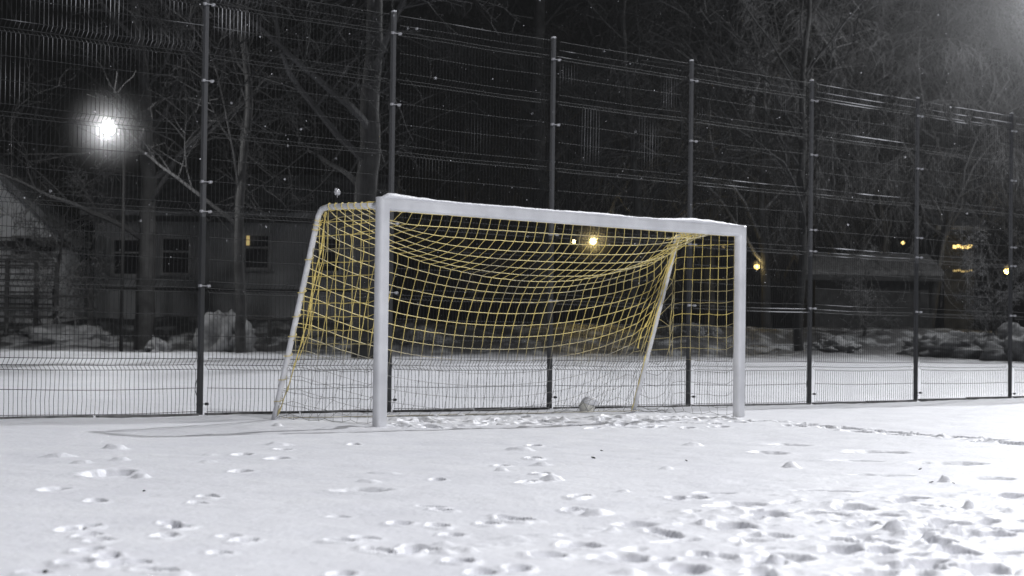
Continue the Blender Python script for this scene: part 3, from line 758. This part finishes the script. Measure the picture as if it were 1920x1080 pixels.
def house(px0, px1, Y, zwall, zroof, label, wallm, name='house', wins=(), dep=6.0, roofm=None, gable=False, eave=.35):
    x0 = at_depth(px0, 600, Y).x; x1 = at_depth(px1, 600, Y).x; cx = (x0 + x1) / 2; w = x1 - x0
    g = gz(cx, Y) - .2
    r = empty(name, (cx, Y, g), 0, label, 'building')
    m = MB(); m.box((0, dep / 2, zwall / 2), (w, dep, zwall))
    if gable: m.add([(-w / 2, 0, zwall), (w / 2, 0, zwall), (0, 0, zroof), (-w / 2, dep, zwall), (w / 2, dep, zwall), (0, dep, zroof)], [(0, 1, 2), (5, 4, 3), (0, 3, 4, 1), (0, 2, 5, 3), (1, 4, 5, 2)])
    m.build('wall', wallm, r)
    m = MB(); t = .18
    if gable:
        for sd in (-1, 1):
            a = Vector((sd * (w / 2 + eave), 0, zwall - eave * (zroof - zwall) / (w / 2))); b = Vector((0, 0, zroof))
            m.add([a + Vector((0, -eave, 0)), b + Vector((0, -eave, 0)), b + Vector((0, -eave, t)), a + Vector((0, -eave, t)), a + Vector((0, dep + eave, 0)), b + Vector((0, dep + eave, 0)), b + Vector((0, dep + eave, t)), a + Vector((0, dep + eave, t))],
                  [(0, 1, 2, 3), (7, 6, 5, 4), (0, 4, 5, 1), (3, 2, 6, 7), (0, 3, 7, 4), (1, 5, 6, 2)])
    else:
        a = Vector((-w / 2 - eave, -eave, zwall)); b = Vector((-w / 2 - eave, dep / 2, zroof)); c = Vector((-w / 2 - eave, dep + eave, zwall)); W_ = Vector((w + 2 * eave, 0, 0)); T = Vector((0, 0, t))
        m.add([a, b, c, a + T, b + T, c + T, a + W_, b + W_, c + W_, a + T + W_, b + T + W_, c + T + W_],
              [(0, 1, 4, 3), (1, 2, 5, 4), (6, 9, 10, 7), (7, 10, 11, 8), (0, 6, 7, 1), (1, 7, 8, 2), (3, 4, 10, 9), (4, 5, 11, 10), (0, 3, 9, 6), (2, 8, 11, 5)])
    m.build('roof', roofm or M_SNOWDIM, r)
    m = MB(); m.box((0, -eave + .02, zwall - .03 if not gable else zwall - .3), (w + 2 * eave - .02, .05, .16)); m.build('eaves_board', M_DARKWOOD, r)
    for px, py, ww, hh, lit in wins:
        P = at_depth(px, py, Y); window(r, P.x - cx, P.z - g, ww, hh, 0, lit)
    return r, g
hA, gA = house(-230, 112, 55, 2.55, 4.7, 'pale house with a snowy roof slope at the left edge', M_PLASTER2, wins=[(44, 462, .45, .5, None), (86, 462, .42, .35, None)], gable=True, dep=7)
m = MB()
for k in range(14): m.box((-2.6 + 2.4, -.03, .35 + k * .16), (4.9, .03, .03))
m.build('siding_batten', M_DARKWOOD, hA)
hB, gB = house(175, 710, 57, 3.0, 4.3, 'long plain plastered house behind the trees at the left', M_PLASTER, wins=[(238, 482, .7, 1.0, None), (330, 480, .7, 1.0, None), (482, 472, .62, .95, True), (615, 478, .62, .95, None)], dep=6)
m = MB()
m.box((0, -.04, 1.05), (7.6, .06, .07)); m.build('wall_ledge', M_DARKWOOD, hB)
hC, gC = house(1528, 1742, 60, 1.75, 2.35, 'low dark shed with a snow covered roof beyond the right fence bays', M_DARKWOOD, name='shed', roofm=M_CONC, dep=4)
hD, gD = house(1770, 1826, 64, 3.2, 3.7, 'small dark kiosk with a lit awning at the far right', M_DARKWOOD, name='kiosk', dep=3)
for nm_, py, hh, mt in (('awning_light', 463, .10, E_YEL2), ('strip_light', 508, .05, E_YEL3)):
    Pq = at_depth(1803, py, 63.6); m = MB(); cx = hD.location.x
    for q in range(5): m.box((Pq.x - cx - .22 + q * .12, -.45, Pq.z - gD + .02 * math.sin(q * 2)), (.10, .06, hh))
    m.build(nm_, mt, hD)
# railing in front of the left house
x0 = at_depth(-80, 600, 50).x; Yr = 51.5; g = gz(x0, Yr)
rl = empty('porch_railing', (x0, Yr, g), 0, 'dark timber railing with long rails before the pale house', 'railing')
for k, (px, top) in enumerate([(-60, 2.0), (12, 2.05), (67, 2.25), (105, 2.0), (170, 1.5)]):
    X = at_depth(px, 600, Yr).x - x0; m = MB(); m.box((X, 0, top / 2 - .1), (.10, .10, top + .2)); m.build('railing_post', M_DARKWOOD, rl)
for z in (.35, .62, .85, 1.15, 1.9, 2.05):
    m = MB(); m.box((1.55 if z < 1.5 else 1.0, -.07, z), (3.1 if z < 1.5 else 2.0, .04, .055)); m.build('rail', M_DARKWOOD, rl)
# low rail by the plastered house
P0 = at_depth(448, 610, 51); g = gz(P0.x, 51)
lr = empty('low_rail', (P0.x, 51, g), 0, 'low dark tube rail on short posts before the plain house', 'railing')
for X in (0, .75, 1.5, 2.1): m = MB(); m.tube([(X, 0, -.2), (X, 0, .62)], .045, 8); m.build('rail_post', M_DARKWOOD, lr)
m = MB(); m.tube([(0, 0, .6), (2.1, 0, .6)], .035, 8); m.build('rail', M_DARKWOOD, lr)

# ------------------------------------------------------------------ lamps
def street_lamp(px, py, Y, label, r=.10, mat=E_YEL, watts=0, col=(1, .75, .3), group='lamps burning beyond the fence'):
    P = at_depth(px, py, Y); g = gz(P.x, Y); o = empty('street_lamp', (P.x, Y, g), 0, label, 'street lamp', group)
    h = P.z - g
    m = MB(); m.tube([(0, 1.9, -.2), (0, 1.9, h * .6), (0, 1.85, h + .1), (0, 1.5, h + .35), (0, .03, h + .22)], [.045, .04, .03, .025, .025], 8); m.build('pole', M_BLACK, o, True)
    m = MB(); vs = []
    m.tube([(0, 0, h + .24), (0, 0, h + .18), (0, 0, h + .05)], [.04, .12, r * 1.5], 12); m.build('lamp_shade', M_DARKWOOD, o, True)
    m = MB(); m.blob((0, 0, h), r, 3, .0); m.build('bulb', mat, o, True)
    if watts:
        l = bpy.data.lights.new('lamp_light', 'POINT'); l.energy = watts; l.color = col; l.shadow_soft_size = r
        lo = bpy.data.objects.new('lamp_light', l); COL.objects.link(lo); lo.parent = o; lo.location = (0, -.05 - r * 2.2, h)
    return o
street_lamp(204, 243, 46, 'brightest white street lamp glowing over the house at the left',   .12, E_WHITE, 400, (1, 1, 1))
street_lamp(1112, 452, 62, 'bright warm street lamp shining through the net under the crossbar', .09, E_YEL, 60)
street_lamp(1076, 453, 66, 'tiny warm street lamp just left of the brighter one through the net', .05, E_YEL, 0)
street_lamp(1357, 461, 68, 'faint warm lamp seen through the net beside the right goal post', .07, E_YEL3, 0)
street_lamp(1419, 500, 60, 'warm street lamp just right of the right goal post', .085, E_YEL2, 10)
street_lamp(1693, 455, 70, 'small dim warm lamp left of the last tall fence post but one', .06, E_YEL2, 0)
street_lamp(1888, 508, 62, 'warm street lamp beside the rightmost fence post', .085, E_YEL, 20)

def halo_ball(px, py, Y, R, dens, label):  # haze ball added round a lamp to give it a halo
    P = at_depth(px, py, Y); m = bpy.data.materials.new('halo_haze'); m.use_nodes = True; n = m.node_tree; n.nodes.clear()
    tc = n.nodes.new('ShaderNodeTexCoord'); ln = n.nodes.new('ShaderNodeVectorMath'); ln.operation = 'LENGTH'; n.links.new(tc.outputs['Object'], ln.inputs[0])
    mr = n.nodes.new('ShaderNodeMapRange'); mr.interpolation_type = 'SMOOTHSTEP'; mr.inputs['From Min'].default_value = 0; mr.inputs['From Max'].default_value = R; mr.inputs['To Min'].default_value = 1; mr.inputs['To Max'].default_value = 0
    pw = n.nodes.new('ShaderNodeMath'); pw.operation = 'POWER'; pw.inputs[1].default_value = 1.0 if R > 4 else 2.5; ml = n.nodes.new('ShaderNodeMath'); ml.operation = 'MULTIPLY'; ml.inputs[1].default_value = dens; n.links.new(mr.outputs[0], pw.inputs[0]); n.links.new(pw.outputs[0], ml.inputs[0])
    n.links.new(ln.outputs['Value'], mr.inputs['Value'])
    pv = n.nodes.new('ShaderNodeVolumePrincipled'); pv.inputs['Color'].default_value = (.92, .93, .95, 1); n.links.new(ml.outputs[0], pv.inputs['Density'])
    mo = n.nodes.new('ShaderNodeOutputMaterial'); n.links.new(pv.outputs[0], mo.inputs['Volume'])
    b = MB(); b.blob((0, 0, 0), R, 3, 0.0); o = b.build('halo_haze', m); o.location = P; tag(o, label, kind='stuff')
halo_ball(204, 243, 46, 1.5, .085, 'haze ball added for the halo round the bright white street lamp')
halo_ball(2010, -40, 50, 8.0, .013, 'haze ball added for the floodlight glow above the right edge')
halo_ball(1112, 452, 62, 1.0, .3, 'haze ball added for the halo round the bright warm street lamp')

# ------------------------------------------------------------------ snowfall and the air
fl = MB(); r1 = random.Random(9)
for k in range(1600):
    Y = r1.uniform(7, 60); P = at_depth(r1.uniform(-150, 2070), r1.uniform(-80, 640) if Y > 14 else r1.uniform(-80, 500), Y)
    if Y < 26 and r1.random() < .5: continue
    s_ = r1.uniform(.0015, .0035) * (1 + Y / 40); a = Vector((r1.uniform(-1, 1), r1.uniform(-1, 1), r1.uniform(-1, 1))).normalized(); b = a.orthogonal().normalized(); c = a.cross(b)
    fl.add([P + a * s_, P + b * s_, P - a * s_, P - b * s_, P + c * s_ * .6, P - c * s_ * .6], [(0, 1, 4), (1, 2, 4), (2, 3, 4), (3, 0, 4), (1, 0, 5), (2, 1, 5), (3, 2, 5), (0, 3, 5)])
o = fl.build('snowfall', M_SNOW); tag(o, 'fine snow falling through the floodlit air', kind='stuff')

hz = MB(); hz.box((0, 45, 14.5), (350, 260, 33)); o = hz.build('haze', None) if False else None
me = bpy.data.meshes.new('haze'); me.from_pydata(hz.v, [], hz.f)
hm = bpy.data.materials.new('haze_air'); hm.use_nodes = True; n = hm.node_tree; n.nodes.clear()
pv = n.nodes.new('ShaderNodeVolumePrincipled'); pv.inputs['Density'].default_value = 0.0003; pv.inputs['Color'].default_value = (.9, .92, .95, 1); pv.inputs['Anisotropy'].default_value = .15
mo = n.nodes.new('ShaderNodeOutputMaterial'); n.links.new(pv.outputs[0], mo.inputs['Volume'])
me.materials.append(hm); o = bpy.data.objects.new('haze', me); COL.objects.link(o); o['kind'] = 'stuff'; o['label'] = 'thin snowy haze hanging in the floodlit night air'
